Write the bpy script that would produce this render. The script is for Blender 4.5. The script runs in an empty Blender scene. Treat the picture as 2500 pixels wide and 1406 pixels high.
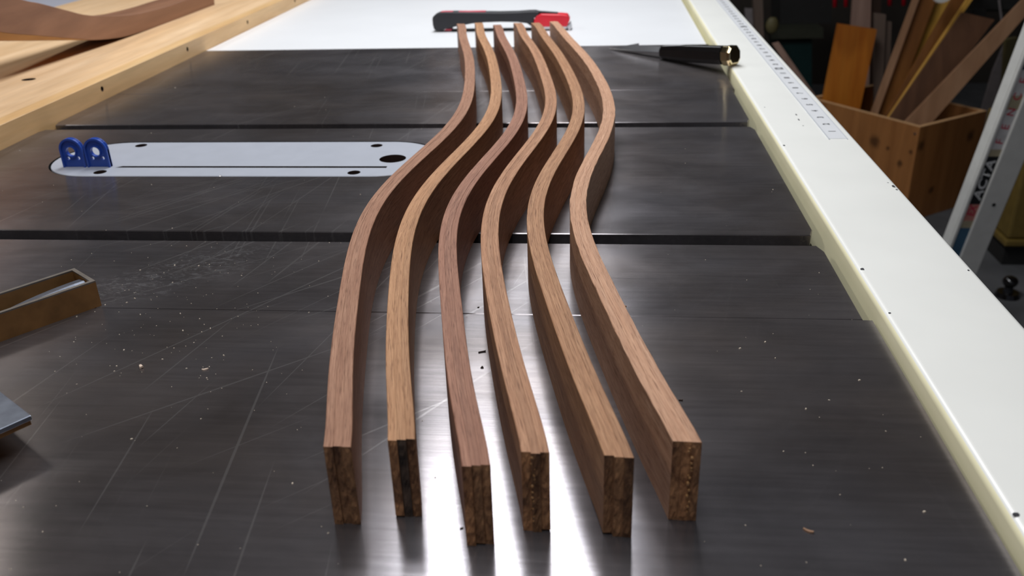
import bpy, bmesh, math, random
from mathutils import Vector, Matrix, noise

random.seed(7)
IN = 0.0254
SC = bpy.context.scene
COL = SC.collection

# ------------------------------------------------------------------ camera
F_PX, PITCH, YAW, ROLL, CAM_H = 2159.8, 0.44905, -0.10493, -0.03294, 9.86267
FWD = Vector((math.sin(YAW) * math.cos(PITCH), math.cos(YAW) * math.cos(PITCH), -math.sin(PITCH)))
_r = Vector((math.cos(YAW), -math.sin(YAW), 0))
_u = _r.cross(FWD)
RIGHT = math.cos(ROLL) * _r + math.sin(ROLL) * _u
UP = -math.sin(ROLL) * _r + math.cos(ROLL) * _u
CAM = Vector((0, 0, CAM_H))
cam_data = bpy.data.cameras.new('camera')
cam_data.sensor_width = 36
cam_data.sensor_fit = 'HORIZONTAL'
cam_data.lens = 36 * F_PX / 2500
cam_data.clip_start = 0.01
cam_data.clip_end = 50
cam_data.dof.use_dof = True
cam_data.dof.focus_distance = 0.56
cam_data.dof.aperture_fstop = 13
cam = bpy.data.objects.new('camera', cam_data)
COL.objects.link(cam)
cam.matrix_world = Matrix(((RIGHT.x, UP.x, -FWD.x, 0), (RIGHT.y, UP.y, -FWD.y, 0), (RIGHT.z, UP.z, -FWD.z, CAM_H * IN), (0, 0, 0, 1)))
SC.camera = cam

# ------------------------------------------------------------------ world, lamps, exposure
SC.view_settings.view_transform = 'Standard'
SC.view_settings.look = 'None'
SC.view_settings.exposure = 0.0
SC.view_settings.gamma = 1.0
SC.view_settings.use_curve_mapping = False
W = bpy.data.worlds.new('world')
SC.world = W
W.use_nodes = True
W.node_tree.nodes['Background'].inputs[0].default_value = (0.75, 0.8, 1.0, 1)
W.node_tree.nodes['Background'].inputs[1].default_value = 0.10


def lamp(name, loc, sx, sy, power, color):
    l = bpy.data.lights.new(name, 'AREA')
    l.shape = 'RECTANGLE'
    l.size = sx * IN
    l.size_y = sy * IN
    l.energy = power
    l.color = color
    o = bpy.data.objects.new(name, l)
    o.location = Vector(loc) * IN
    COL.objects.link(o)
    return o


lamp('ceiling_lamp_main', (-7.5, 61, 50), 20, 42, 23, (0.95, 0.97, 1.0))
lamp('ceiling_lamp_far', (-10, 136, 50), 20, 48, 5, (0.93, 0.96, 1.0))
lamp('fill_lamp_near', (-5, 8, 52), 13, 48, 10, (0.97, 0.98, 1.0))  # unseen fill lamp added to even the light on the near tops
lamp('ceiling_lamp_side', (-64, 40, 52), 13, 48, 10, (1.0, 0.96, 0.9))


# ------------------------------------------------------------------ helpers
def at(px, py, z):
    """point of the plane z (inches) seen at a pixel"""
    d = FWD + RIGHT * ((px - 1250) / F_PX) - UP * ((py - 703) / F_PX)
    return CAM + d * ((z - CAM_H) / d.z)


def aty(px, py, y):
    d = FWD + RIGHT * ((px - 1250) / F_PX) - UP * ((py - 703) / F_PX)
    return CAM + d * (y / d.y)


ORG = {}


def empty(name, loc, label=None, cat=None, group=None):
    o = bpy.data.objects.new(name, None)
    o.empty_display_size = 0.02
    COL.objects.link(o)
    o.location = Vector(loc) * IN
    ORG[o.name] = Vector(loc)
    tag(o, label, cat, group)
    return o


def tag(o, label=None, cat=None, group=None, kind=None):
    if label: o['label'] = label
    if cat: o['category'] = cat
    if group: o['group'] = group
    if kind: o['kind'] = kind
    return o


class MB:
    """collects geometry in inches, world coordinates"""

    def __init__(s):
        s.v, s.f, s.m, s.uv = [], [], [], []

    def face(s, idx, mat=0, uv=None):
        s.f.append(idx); s.m.append(mat); s.uv.append(uv)

    def hexa(s, p, mat=0):
        """8 corners: 0-3 bottom ring, 4-7 top ring"""
        b = len(s.v); s.v += [Vector(q) for q in p]
        for q in ((3, 2, 1, 0), (4, 5, 6, 7), (0, 1, 5, 4), (1, 2, 6, 5), (2, 3, 7, 6), (3, 0, 4, 7)):
            s.face([b + i for i in q], mat)
        return s

    def box(s, a, c, mat=0):
        (x0, y0, z0), (x1, y1, z1) = a, c
        return s.hexa([(x0, y0, z0), (x1, y0, z0), (x1, y1, z0), (x0, y1, z0), (x0, y0, z1), (x1, y0, z1), (x1, y1, z1), (x0, y1, z1)], mat)

    def slab(s, quad, ext, mat=0, side=None):
        """quad extruded along vector ext"""
        q = [Vector(p) for p in quad]; e = Vector(ext)
        b = len(s.v); s.v += q + [p + e for p in q]
        s.face([b, b + 1, b + 2, b + 3], mat); s.face([b + 7, b + 6, b + 5, b + 4], mat)
        for i in range(4):
            j = (i + 1) % 4
            s.face([b + i, b + 4 + i, b + 4 + j, b + j], mat if side is None else side)
        return s

    def ring_prism(s, rings, mat=0, caps=True):
        """loft through rings of equal length"""
        n = len(rings[0]); b = len(s.v)
        for r in rings: s.v += [Vector(p) for p in r]
        for k in range(len(rings) - 1):
            for i in range(n):
                j = (i + 1) % n
                s.face([b + k * n + i, b + k * n + j, b + (k + 1) * n + j, b + (k + 1) * n + i], mat)
        if caps:
            s.face([b + i for i in reversed(range(n))], mat)
            s.face([b + (len(rings) - 1) * n + i for i in range(n)], mat)
        return s

    def tube(s, a, c, r0, r1=None, n=14, mat=0):
        a, c = Vector(a), Vector(c); r1 = r0 if r1 is None else r1
        d = (c - a).normalized(); x = d.orthogonal().normalized(); y = d.cross(x)
        R = lambda p, r: [p + x * (r * math.cos(t * 2 * math.pi / n)) + y * (r * math.sin(t * 2 * math.pi / n)) for t in range(n)]
        return s.ring_prism([R(a, r0), R(c, r1)], mat)

    def blob(s, c, r, seg=8, rings=5, mat=0, sx=1, sy=1, sz=1):
        c = Vector(c); rs = []
        for k in range(1, rings):
            t = math.pi * k / rings - math.pi / 2
            rs.append([c + Vector((math.cos(t) * math.cos(a) * r * sx, math.cos(t) * math.sin(a) * r * sy, math.sin(t) * r * sz)) for a in [2 * math.pi * i / seg for i in range(seg)]])
        return s.ring_prism(rs, mat)

    def plate(s, outline, holes, z0, z1, ch=0.0, plane='xy', mat=0, hole_mat=None, off=0.0):
        """flat plate with through holes; outline/holes are 2-D loops; optional chamfer ch round the top edge of the outline.
        plane 'xy': (a,b)->(a,b,h); 'xz': (a,b)->(a,h,b); 'yz': (a,b)->(h,a,b)"""
        M = {'xy': lambda a, b, h: Vector((a, b, h)), 'xz': lambda a, b, h: Vector((a, h, b)), 'yz': lambda a, b, h: Vector((h, a, b))}[plane]
        area = sum(outline[i][0] * outline[(i + 1) % len(outline)][1] - outline[(i + 1) % len(outline)][0] * outline[i][1] for i in range(len(outline)))
        if area < 0: outline = outline[::-1]
        n = len(outline)

        def inset(c):
            r = []
            for i in range(n):
                p, q, t = Vector(outline[i - 1]), Vector(outline[i]), Vector(outline[(i + 1) % n])
                e1 = (q - p).normalized(); e2 = (t - q).normalized()
                n1 = Vector((-e1.y, e1.x)); n2 = Vector((-e2.y, e2.x))
                k = (n1 + n2); k = k / max(0.3, k.dot(n1))
                r.append(tuple(q + k * c))
            return r
        top = inset(ch) if ch else outline

        def cap(ol, h, flip):
            bm = bmesh.new(); es = []
            for lp in [ol] + holes:
                vs = [bm.verts.new((a, b, 0)) for a, b in lp]
                es += [bm.edges.new((vs[i], vs[(i + 1) % len(vs)])) for i in range(len(vs))]
            bmesh.ops.triangle_fill(bm, use_beauty=True, use_dissolve=False, edges=es, normal=(0, 0, 1))
            bm.verts.index_update(); b = len(s.v)
            s.v += [M(v.co.x, v.co.y, h) for v in bm.verts]
            for f in bm.faces:
                ids = [b + v.index for v in f.verts]
                if (f.normal.z < 0) != flip: ids.reverse()
                s.face(ids, mat)
            bm.free()
        cap(top, z1, False); cap(outline, z0, True)
        levels = [(outline, z0), (outline, z1 - ch)] + ([(top, z1)] if ch else [])
        s.ring_prism([[M(a, b, h) for a, b in lp] for lp, h in levels], mat, caps=False)
        for hl in holes:
            s.ring_prism([[M(a, b, h) for a, b in hl] for h in (z1, z0)], mat if hole_mat is None else hole_mat, caps=False)
        return s

    def build(s, name, mats, parent=None, origin=None, smooth=False, bevel=0, recalc=True, seg=2):
        org = Vector(origin) if origin is not None else (ORG[parent.name] if parent else Vector((0, 0, 0)))
        me = bpy.data.meshes.new(name)
        me.from_pydata([tuple((v - org) * IN) for v in s.v], [], s.f)
        mats = mats if isinstance(mats, (list, tuple)) else [mats]
        for m in mats: me.materials.append(m)
        me.polygons.foreach_set('material_index', s.m)
        if any(u is not None for u in s.uv):
            ul = me.uv_layers.new(name='UVMap')
            for p, u in zip(me.polygons, s.uv):
                if u is None: continue
                for li, c in zip(p.loop_indices, u): ul.data[li].uv = c
        if recalc:
            bm = bmesh.new(); bm.from_mesh(me)
            bmesh.ops.remove_doubles(bm, verts=bm.verts, dist=1e-6)
            bmesh.ops.recalc_face_normals(bm, faces=bm.faces)
            bm.to_mesh(me); bm.free()
        me.polygons.foreach_set('use_smooth', [bool(smooth)] * len(me.polygons))
        o = bpy.data.objects.new(name, me)
        COL.objects.link(o)
        ORG[o.name] = org
        if parent:
            o.parent = parent
            o.location = (org - ORG[parent.name]) * IN
        else:
            o.location = org * IN
        if bevel:
            b = o.modifiers.new('bevel', 'BEVEL'); b.width = bevel * IN; b.segments = seg; b.limit_method = 'ANGLE'; b.angle_limit = 0.6
            b.harden_normals = False
        if smooth and smooth != True:
            pass
        return o


def circle(cx, cy, r, n=24, ry=None):
    ry = r if ry is None else ry
    return [(cx + r * math.cos(2 * math.pi * i / n), cy + ry * math.sin(2 * math.pi * i / n)) for i in range(n)]


def stadium(x0, x1, yc, r, n=16):
    p = [(x1 + r * math.sin(math.pi * i / n), yc - r * math.cos(math.pi * i / n)) for i in range(n + 1)]
    return p + [(x0 - r * math.sin(math.pi * i / n), yc + r * math.cos(math.pi * i / n)) for i in range(n + 1)]


# ------------------------------------------------------------------ materials
class N:
    """small node-tree writer"""

    def __init__(s, name):
        s.mat = bpy.data.materials.new(name); s.mat.use_nodes = True
        s.t = s.mat.node_tree; s.b = s.t.nodes['Principled BSDF']

    def n(s, typ, **k):
        nd = s.t.nodes.new(typ)
        for a, v in k.items():
            if a.startswith('i_'): nd.inputs[a[2:].replace('_', ' ')].default_value = v
            else: setattr(nd, a, v)
        return nd

    def l(s, a, b): s.t.links.new(a, b)

    def coord(s, kind='Object', scale=(1, 1, 1), rot=(0, 0, 0)):
        c = s.n('ShaderNodeTexCoord'); m = s.n('ShaderNodeMapping')
        m.inputs['Scale'].default_value = scale; m.inputs['Rotation'].default_value = rot
        s.l(c.outputs[kind], m.inputs[0]); return m.outputs[0]

    def noise(s, vec, scale, detail=4, rough=0.55, dist=0.0):
        nd = s.n('ShaderNodeTexNoise'); nd.inputs['Scale'].default_value = scale; nd.inputs['Detail'].default_value = detail
        nd.inputs['Roughness'].default_value = rough; nd.inputs['Distortion'].default_value = dist
        if vec is not None: s.l(vec, nd.inputs['Vector'])
        return nd.outputs['Fac']

    def ramp(s, fac, stops):
        r = s.n('ShaderNodeValToRGB'); e = r.color_ramp.elements
        while len(e) < len(stops): e.new(0.5)
        for q, (p, c) in zip(e, stops):
            q.position = p; q.color = c if len(c) == 4 else (*c, 1)
        s.l(fac, r.inputs[0]); return r.outputs[0]

    def mix(s, fac, a, b, mode='MIX'):
        m = s.n('ShaderNodeMix', data_type='RGBA', blend_type=mode)
        for sock, v in ((m.inputs[0], fac), (m.inputs[6], a), (m.inputs[7], b)):
            if hasattr(v, 'is_linked'): s.l(v, sock)
            elif isinstance(v, (int, float)): sock.default_value = v
            else: sock.default_value = v if len(v) == 4 else (*v, 1)
        return m.outputs[2]

    def math(s, op, a, b=0.0, c=None):
        m = s.n('ShaderNodeMath', operation=op)
        for sock, v in zip(m.inputs, (a, b, c)):
            if v is None: continue
            if hasattr(v, 'is_linked'): s.l(v, sock)
            else: sock.default_value = v
        return m.outputs[0]

    def bump(s, h, strength, dist=0.001):
        b = s.n('ShaderNodeBump'); b.inputs['Strength'].default_value = strength; b.inputs['Distance'].default_value = dist
        s.l(h, b.inputs['Height']); s.l(b.outputs[0], s.b.inputs['Normal'])

    def set(s, **k):
        for a, v in k.items():
            sock = s.b.inputs[a.replace('_', ' ')]
            if hasattr(v, 'is_linked'): s.l(v, sock)
            elif isinstance(v, tuple) and len(v) == 3: sock.default_value = (*v, 1)
            else: sock.default_value = v
        return s


def srgb(r, g, b):
    f = lambda c: (c / 255 / 12.92) if c <= 10 else ((c / 255 + 0.055) / 1.055) ** 2.4
    return (f(r), f(g), f(b))


def plain(name, col, rough=0.5, metal=0.0, var=0.12, scale=40, coat=0.0):
    m = N(name)
    f = m.noise(m.coord(), scale, 3)
    c = m.mix(1.0, col, m.ramp(f, [(0.3, (1 - var,) * 3), (0.7, (1 + var,) * 3)]), 'MULTIPLY')
    m.set(Base_Color=c, Roughness=rough, Metallic=metal, Coat_Weight=coat)
    return m.mat


def steel(name):
    m = N(name)
    # fine grinding lines running along X, blotchy patina, scratches
    g1 = m.noise(m.coord('Object', (3, 900, 3)), 1.0, 3, 0.6)
    g2 = m.noise(m.coord('Object', (14, 260, 14)), 1.0, 4, 0.65)
    blot = m.noise(m.coord('Object', (1, 1.5, 1)), 11, 6, 0.6, 0.4)
    warm = m.noise(m.coord('Object', (1, 1.2, 1)), 5, 4, 0.6, 0.3)
    base = m.mix(m.ramp(warm, [(0.35, (0, 0, 0)), (0.68, (1, 1, 1))]), (0.215, 0.203, 0.217), (0.200, 0.174, 0.168))
    base = m.mix(1.0, base, m.ramp(blot, [(0.3, (0.8, 0.8, 0.8)), (0.7, (1.2, 1.2, 1.2))]), 'MULTIPLY')
    base = m.mix(1.0, base, m.ramp(g2, [(0.25, (0.86, 0.86, 0.86)), (0.75, (1.14, 1.14, 1.14))]), 'MULTIPLY')
    # scratches: long streaks in several directions
    tot = None
    for ang, sc, thr in ((math.radians(57), 62, 0.70), (math.radians(78), 75, 0.70), (math.radians(97), 66, 0.71), (math.radians(42), 70, 0.72)):
        c = m.n('ShaderNodeTexCoord'); r = m.n('ShaderNodeVectorRotate', rotation_type='Z_AXIS'); r.inputs['Angle'].default_value = -ang
        m.l(c.outputs['Object'], r.inputs['Vector'])
        mp = m.n('ShaderNodeMapping'); mp.inputs['Scale'].default_value = (3.2, sc * 5, 1); m.l(r.outputs[0], mp.inputs[0])
        f = m.noise(mp.outputs[0], 1.0, 1.0, 0.4)
        k = m.ramp(f, [(thr, (0, 0, 0)), (thr + 0.03, (1, 1, 1))])
        tot = k if tot is None else m.mix(1.0, tot, k, 'ADD')
    msk = m.noise(m.coord('Object', (1, 1, 1), (0.3, 0.2, 0)), 5, 2)
    tot = m.mix(1.0, tot, m.ramp(msk, [(0.32, (0, 0, 0)), (0.50, (1, 1, 1))]), 'MULTIPLY')
    sep = m.n('ShaderNodeSeparateColor'); m.l(tot, sep.inputs[0])
    tc = m.n('ShaderNodeTexCoord'); so = m.n('ShaderNodeSeparateXYZ'); m.l(tc.outputs['Object'], so.inputs[0])
    worn = m.ramp(m.math('MULTIPLY_ADD', so.outputs[0], 2.0, 0.4), [(0.62, (1, 1, 1)), (0.84, (0.1, 0.1, 0.1))])
    sfac = m.math('MULTIPLY', m.math('MINIMUM', sep.outputs[0], 1.0), worn)
    base = m.mix(m.math('MULTIPLY', sfac, 0.30), base, (0.55, 0.53, 0.52))
    # dull scraped patch to the left of the strips
    c = m.n('ShaderNodeTexCoord'); mp = m.n('ShaderNodeMapping'); m.l(c.outputs['Object'], mp.inputs[0])
    mp.vector_type = 'TEXTURE'; mp.inputs['Location'].default_value = (-2.4 * IN, -8.9 * IN, 0); mp.inputs['Rotation'].default_value = (0, 0, 0.75)
    mp.inputs['Scale'].default_value = (3.4 * IN, 1.5 * IN, 1)
    sx = m.n('ShaderNodeSeparateXYZ'); m.l(mp.outputs[0], sx.inputs[0])
    r2_ = m.math('ADD', m.math('POWER', sx.outputs[0], 2.0), m.math('POWER', sx.outputs[1], 2.0))
    pn = m.noise(m.coord('Object', (1, 1.8, 0), (0, 0, -0.6)), 130, 6, 0.7, 1.2)
    pm = m.math('MULTIPLY', m.ramp(r2_, [(0.15, (1, 1, 1)), (1.0, (0, 0, 0))]), m.ramp(pn, [(0.48, (0, 0, 0)), (0.66, (1, 1, 1))]))
    base = m.mix(m.math('MULTIPLY', pm, 0.5), base, (0.40, 0.40, 0.42))
    rg = m.math('ADD', m.math('MULTIPLY', blot, 0.10), m.math('ADD', m.math('MULTIPLY', pm, 0.15), 0.165))
    m.set(Base_Color=base, Metallic=0.80, Roughness=rg, Anisotropic=0.84, Anisotropic_Rotation=0.0)
    tg = m.n('ShaderNodeCombineXYZ'); tg.inputs[1].default_value = 1.0   # grinding lines run along X, so highlights smear along Y
    m.l(tg.outputs[0], m.b.inputs['Tangent'])
    m.bump(m.math('ADD', m.math('MULTIPLY', g1, 0.6), m.math('MULTIPLY', g2, 0.6)), 0.10, 0.0004)
    return m.mat


def walnut_uv(name, col, dark, light):
    """grain follows the bend: UV = (length along the strip, place across it), both in inches"""
    m = N(name)
    uv = m.n('ShaderNodeUVMap'); sp = m.n('ShaderNodeSeparateXYZ'); m.l(uv.outputs[0], sp.inputs[0])
    oi = m.n('ShaderNodeObjectInfo')
    tc = m.n('ShaderNodeTexCoord'); so = m.n('ShaderNodeSeparateXYZ'); m.l(tc.outputs['Object'], so.inputs[0])
    z = m.math('MULTIPLY', so.outputs[2], 39.37)
    seed = m.math('MULTIPLY', oi.outputs['Random'], 37.0)

    def vec(su, sv, sz):
        c = m.n('ShaderNodeCombineXYZ')
        m.l(m.math('ADD', m.math('MULTIPLY', sp.outputs[0], su), seed), c.inputs[0])
        m.l(m.math('MULTIPLY', sp.outputs[1], sv), c.inputs[1]); m.l(m.math('MULTIPLY', z, sz), c.inputs[2])
        return c.outputs[0]
    grain = m.noise(vec(0.8, 30, 12), 1.0, 5, 0.7, 0.8)
    pores = m.noise(vec(2.2, 70, 40), 1.0, 2, 0.5)
    broad = m.noise(vec(0.22, 3.2, 1.6), 1.0, 3, 0.5, 0.5)
    c = m.mix(m.ramp(grain, [(0.28, (0, 0, 0)), (0.70, (1, 1, 1))]), dark, light)
    c = m.mix(m.ramp(broad, [(0.35, (0, 0, 0)), (0.7, (0.6, 0.6, 0.6))]), c, col)
    c = m.mix(1.0, c, m.ramp(pores, [(0.56, (1, 1, 1)), (0.70, (0.52, 0.47, 0.44))]), 'MULTIPLY')
    c = m.mix(1.0, c, m.ramp(oi.outputs['Random'], [(0, (0.88, 0.87, 0.86)), (1, (1.1, 1.1, 1.1))]), 'MULTIPLY')
    m.set(Base_Color=c, Roughness=0.62, Specular_IOR_Level=0.2)
    m.bump(grain, 0.25, 0.0004)
    return m.mat


def end_grain(name):
    m = N(name)
    a = m.noise(m.coord('Object', (1, 1, 0.55)), 190, 5, 0.7, 0.8)
    b = m.noise(m.coord('Object', (1, 1, 0.4)), 75, 3, 0.6, 0.5)
    c = m.mix(m.ramp(a, [(0.35, (0, 0, 0)), (0.65, (1, 1, 1))]), srgb(108, 70, 44), srgb(190, 140, 98))
    c = m.mix(m.ramp(b, [(0.5, (0, 0, 0)), (0.68, (0.8, 0.8, 0.8))]), c, srgb(40, 24, 18))
    oi = m.n('ShaderNodeObjectInfo')
    c = m.mix(1.0, c, m.ramp(oi.outputs['Random'], [(0, (0.5, 0.48, 0.46)), (0.5, (1, 1, 1)), (1, (1.35, 1.3, 1.25))]), 'MULTIPLY')
    m.set(Base_Color=c, Roughness=0.75)
    m.bump(a, 0.6, 0.001)
    return m.mat


def wood(name, dark, light, axis='y', freq=1.0, rough=0.5, knots=(), coat=0.0, ringy=0.0):
    """plank wood, grain along one axis of the object's own space"""
    m = N(name)
    s = {'x': (2.2, 26, 26), 'y': (26, 2.2, 26), 'z': (26, 26, 2.2)}[axis]
    v = m.coord('Object', tuple(q * freq for q in s))
    g = m.noise(v, 1.0, 5, 0.6, 0.8)
    v2 = m.coord('Object', tuple(q * freq * 4.5 for q in s))
    f = m.noise(v2, 1.0, 3, 0.6)
    c = m.mix(m.ramp(g, [(0.3, (0, 0, 0)), (0.72, (1, 1, 1))]), dark, light)
    c = m.mix(1.0, c, m.ramp(f, [(0.3, (0.9, 0.9, 0.9)), (0.7, (1.07, 1.07, 1.07))]), 'MULTIPLY')
    if ringy:
        w = m.n('ShaderNodeTexWave', wave_type='RINGS', rings_direction='X'); w.inputs['Scale'].default_value = ringy
        w.inputs['Distortion'].default_value = 5; w.inputs['Detail'].default_value = 2
        m.l(m.coord('Object', tuple(q * 0.06 for q in s)), w.inputs['Vector'])
        c = m.mix(1.0, c, m.ramp(w.outputs['Fac'], [(0.2, (0.82, 0.76, 0.7)), (0.6, (1.06, 1.06, 1.06))]), 'MULTIPLY')
    if knots:
        tc = m.n('ShaderNodeTexCoord'); wob = m.noise(m.coord('Object'), 60, 2)
        for p, r in knots:      # knots of the board, in its own space
            vd = m.n('ShaderNodeVectorMath', operation='DISTANCE'); m.l(tc.outputs['Object'], vd.inputs[0]); vd.inputs[1].default_value = p
            dd = m.math('MULTIPLY', vd.outputs['Value'], m.math('ADD', wob, 0.5))
            c = m.mix(m.ramp(m.math('MULTIPLY', dd, 1 / r), [(0.35, (0.85, 0.85, 0.85)), (1.0, (0, 0, 0))]), c, tuple(q * 0.3 for q in dark))
    m.set(Base_Color=c, Roughness=rough, Coat_Weight=coat)
    m.bump(f, 0.12, 0.0005)
    return m.mat


M = {}
M['steel'] = steel('ground_cast_iron')
M['iron_dark'] = plain('dark_cast_iron', (0.02, 0.02, 0.022), 0.55, 0.6)
M['insert'] = plain('grey_insert_plate', (0.37, 0.39, 0.445), 0.42, 0.0, 0.03, 60)
M['melamine'] = plain('white_melamine', (0.80, 0.81, 0.83), 0.32, 0.0, 0.02, 8)
M['rail_top'] = plain('cream_rail_paint', (0.84, 0.84, 0.80), 0.30, 0.0, 0.02, 14)
M['rail_side'] = plain('shade_tinted_rail_paint', (0.88, 0.83, 0.56), 0.45, 0.0, 0.05, 10)  # same cream paint; shade and bounce on the inner side put into colour
M['maple'] = wood('blond_plywood', srgb(214, 176, 132), srgb(236, 204, 166), 'y', 1.0, 0.45)
M['maple_edge'] = wood('blond_edge_board', srgb(206, 164, 112), srgb(228, 192, 142), 'y', 1.0, 0.45)
M['hole'] = plain('dark_hole', (0.03, 0.012, 0.008), 0.8)
M['blank'] = wood('walnut_blank', srgb(112, 76, 56), srgb(164, 120, 92), 'y', 0.7, 0.5)
M['blank_edge'] = wood('amber_bounce_wood', srgb(142, 92, 40), srgb(178, 124, 62), 'y', 1.0, 0.5)  # walnut tinted amber by bounce light, put into the colour
M['blue'] = plain('blue_plastic', srgb(45, 80, 172), 0.32, 0.0, 0.04)
M['black'] = plain('black_plastic', (0.012, 0.012, 0.015), 0.42, 0.0, 0.1)
M['black_rubber'] = plain('black_rubber', (0.018, 0.018, 0.022), 0.5, 0.0, 0.1)
M['black_gloss'] = plain('glossy_black', (0.006, 0.005, 0.005), 0.14, 0.0, 0.1, coat=0.5)
M['red'] = plain('red_plastic', (0.72, 0.012, 0.03), 0.3, 0.0, 0.05)
M['red_rubber'] = plain('dull_red_rubber', (0.52, 0.06, 0.09), 0.5, 0.0, 0.05)
M['chrome'] = plain('bright_steel', (0.55, 0.55, 0.57), 0.22, 1.0, 0.05)
M['blade'] = plain('knife_blade_steel', (0.48, 0.48, 0.5), 0.25, 1.0, 0.08)
M['brass'] = plain('polished_brass', (0.82, 0.68, 0.40), 0.10, 1.0, 0.05)
M['side_brown'] = plain('brown_steel', (0.27, 0.135, 0.045), 0.34, 0.15, 0.25, 60)  # brown tone for the block shell and the plate edge
M['rim'] = plain('worn_grey_rim', (0.27, 0.24, 0.21), 0.4, 0.7, 0.15, 80)
M['bluegrey'] = plain('blue_grey_steel', (0.30, 0.33, 0.40), 0.3, 0.8, 0.2, 90)
M['dust'] = plain('pale_sawdust', (0.55, 0.47, 0.38), 0.9, 0.0, 0.3, 300)
M['chip_brown'] = plain('brown_chip', (0.30, 0.17, 0.10), 0.8, 0.0, 0.2, 200)
M['chip_pale'] = plain('pale_chip', (0.66, 0.52, 0.42), 0.8, 0.0, 0.2, 200)
M['chip_dark'] = plain('dark_chip', (0.05, 0.032, 0.025), 0.8, 0.0, 0.2, 200)
M['tape'] = plain('ruler_tape', (0.70, 0.71, 0.73), 0.35, 0.0, 0.02)
M['tape_edge'] = plain('ruler_cover_edge', (0.55, 0.57, 0.60), 0.3, 0.0, 0.02)
M['ink'] = plain('black_ink', (0.03, 0.03, 0.035), 0.6)
M['bin'] = wood('knotty_pine_plywood', srgb(140, 88, 44), srgb(176, 118, 66), 'z', 0.5, 0.55)
M['bin_rim'] = plain('lit_bin_rim', srgb(214, 168, 120), 0.6, 0.0, 0.1)  # top edges of the box; the light on them is put into the colour
M['orange'] = wood('orange_pine', srgb(176, 96, 22), srgb(206, 132, 44), 'z', 0.45, 0.45, ringy=6)
M['walnut_plank'] = wood('brown_plank', srgb(84, 54, 36), srgb(122, 84, 58), 'z', 0.4, 0.6)
M['tan_plank'] = wood('tan_plank', srgb(150, 108, 76), srgb(176, 136, 104), 'z', 0.4, 0.6)
M['amber_plank'] = wood('amber_plank', srgb(112, 66, 24), srgb(146, 92, 36), 'z', 0.4, 0.55)
M['yellow_edge'] = wood('yellow_plank_edge', srgb(206, 150, 56), srgb(228, 178, 84), 'z', 0.4, 0.5)
M['pink_plank'] = wood('pinkish_plank', srgb(150, 118, 104), srgb(178, 146, 130), 'z', 0.4, 0.65)
M['grey_plank'] = wood('weathered_plank', srgb(92, 76, 66), srgb(124, 106, 94), 'z', 0.4, 0.7)
M['dark_plank'] = wood('dark_plank', srgb(48, 30, 20), srgb(72, 48, 34), 'z', 0.4, 0.7)
M['white_paint'] = plain('white_painted_steel', (0.76, 0.75, 0.71), 0.4, 0.0, 0.04)
M['label_black'] = plain('label_black', (0.008, 0.008, 0.01), 0.4)
M['label_white'] = plain('label_white', (0.62, 0.60, 0.60), 0.4)
M['label_pink'] = plain('label_pale_red', (0.55, 0.22, 0.18), 0.45)
M['label_tan'] = plain('yellowed_tape', (0.42, 0.36, 0.24), 0.4)
M['label_blue'] = plain('label_blue', (0.05, 0.13, 0.22), 0.4)
M['label_navy'] = plain('label_navy', (0.02, 0.035, 0.07), 0.4)
M['text_red'] = plain('text_red', (0.55, 0.03, 0.07), 0.5)
M['text_white'] = plain('text_white', (0.7, 0.7, 0.7), 0.5)
M['shop_black'] = plain('shop_black', (0.012, 0.011, 0.010), 0.7)
M['teal'] = plain('dark_teal_enamel', (0.006, 0.026, 0.026), 0.4)
M['olive'] = plain('dark_olive_enamel', (0.03, 0.032, 0.02), 0.5)
M['olive_post'] = plain('olive_post', (0.12, 0.10, 0.04), 0.6)
M['mauve'] = plain('mauve_grey_board', (0.20, 0.175, 0.175), 0.6)
M['amber_tub'] = plain('amber_tub', (0.16, 0.105, 0.022), 0.5)
M['floor'] = plain('grey_concrete', (0.09, 0.09, 0.094), 0.75, 0.0, 0.25, 7)
M['wall'] = plain('dim_wall', (0.035, 0.027, 0.021), 0.85, 0.0, 0.3, 4)
M['wall_pale'] = plain('pale_wall', (0.30, 0.30, 0.33), 0.85, 0.0, 0.1, 4)
M['ceiling'] = plain('grey_ceiling', (0.17, 0.165, 0.17), 0.9, 0.0, 0.15, 4)
M['bench_grey'] = plain('lavender_grey_bench', (0.42, 0.43, 0.50), 0.5, 0.0, 0.05, 6)
M['end'] = end_grain('rough_end_grain')
M['end_dark'] = plain('blackened_end_grain', (0.075, 0.048, 0.033), 0.7, 0.0, 0.8, 110)
M['glue'] = plain('dried_glue', (0.42, 0.22, 0.09), 0.25, 0.0, 0.2, 200)

FLOOR_Z = -34.0

# ------------------------------------------------------------------ setting
tag(MB().box((-150, -70, FLOOR_Z - 2), (120, 190, FLOOR_Z)).build('floor', M['floor']), kind='structure')
tag(MB().box((-150, -70, 66), (120, 190, 68)).build('ceiling', M['ceiling']), kind='structure')
tag(MB().box((-150, 190, FLOOR_Z), (120, 192, 66)).build('wall_back', M['wall']), kind='structure')
tag(MB().box((120, -70, FLOOR_Z), (122, 190, 66)).build('wall_right', M['wall']), kind='structure')
tag(MB().box((-152, -70, FLOOR_Z), (-150, 190, 66)).build('wall_left', M['wall_pale']), kind='structure')

tag(MB().box((-36, 188.5, FLOOR_Z), (-29, 190, 60)).build('reflected_panel_1', M['tan_plank']), kind='structure')  # unseen panels added for the bands their reflections make in the table
tag(MB().box((-118, 188.5, FLOOR_Z), (-80, 190, 60)).build('reflected_panel_2', M['wall_pale']), kind='structure')

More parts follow.
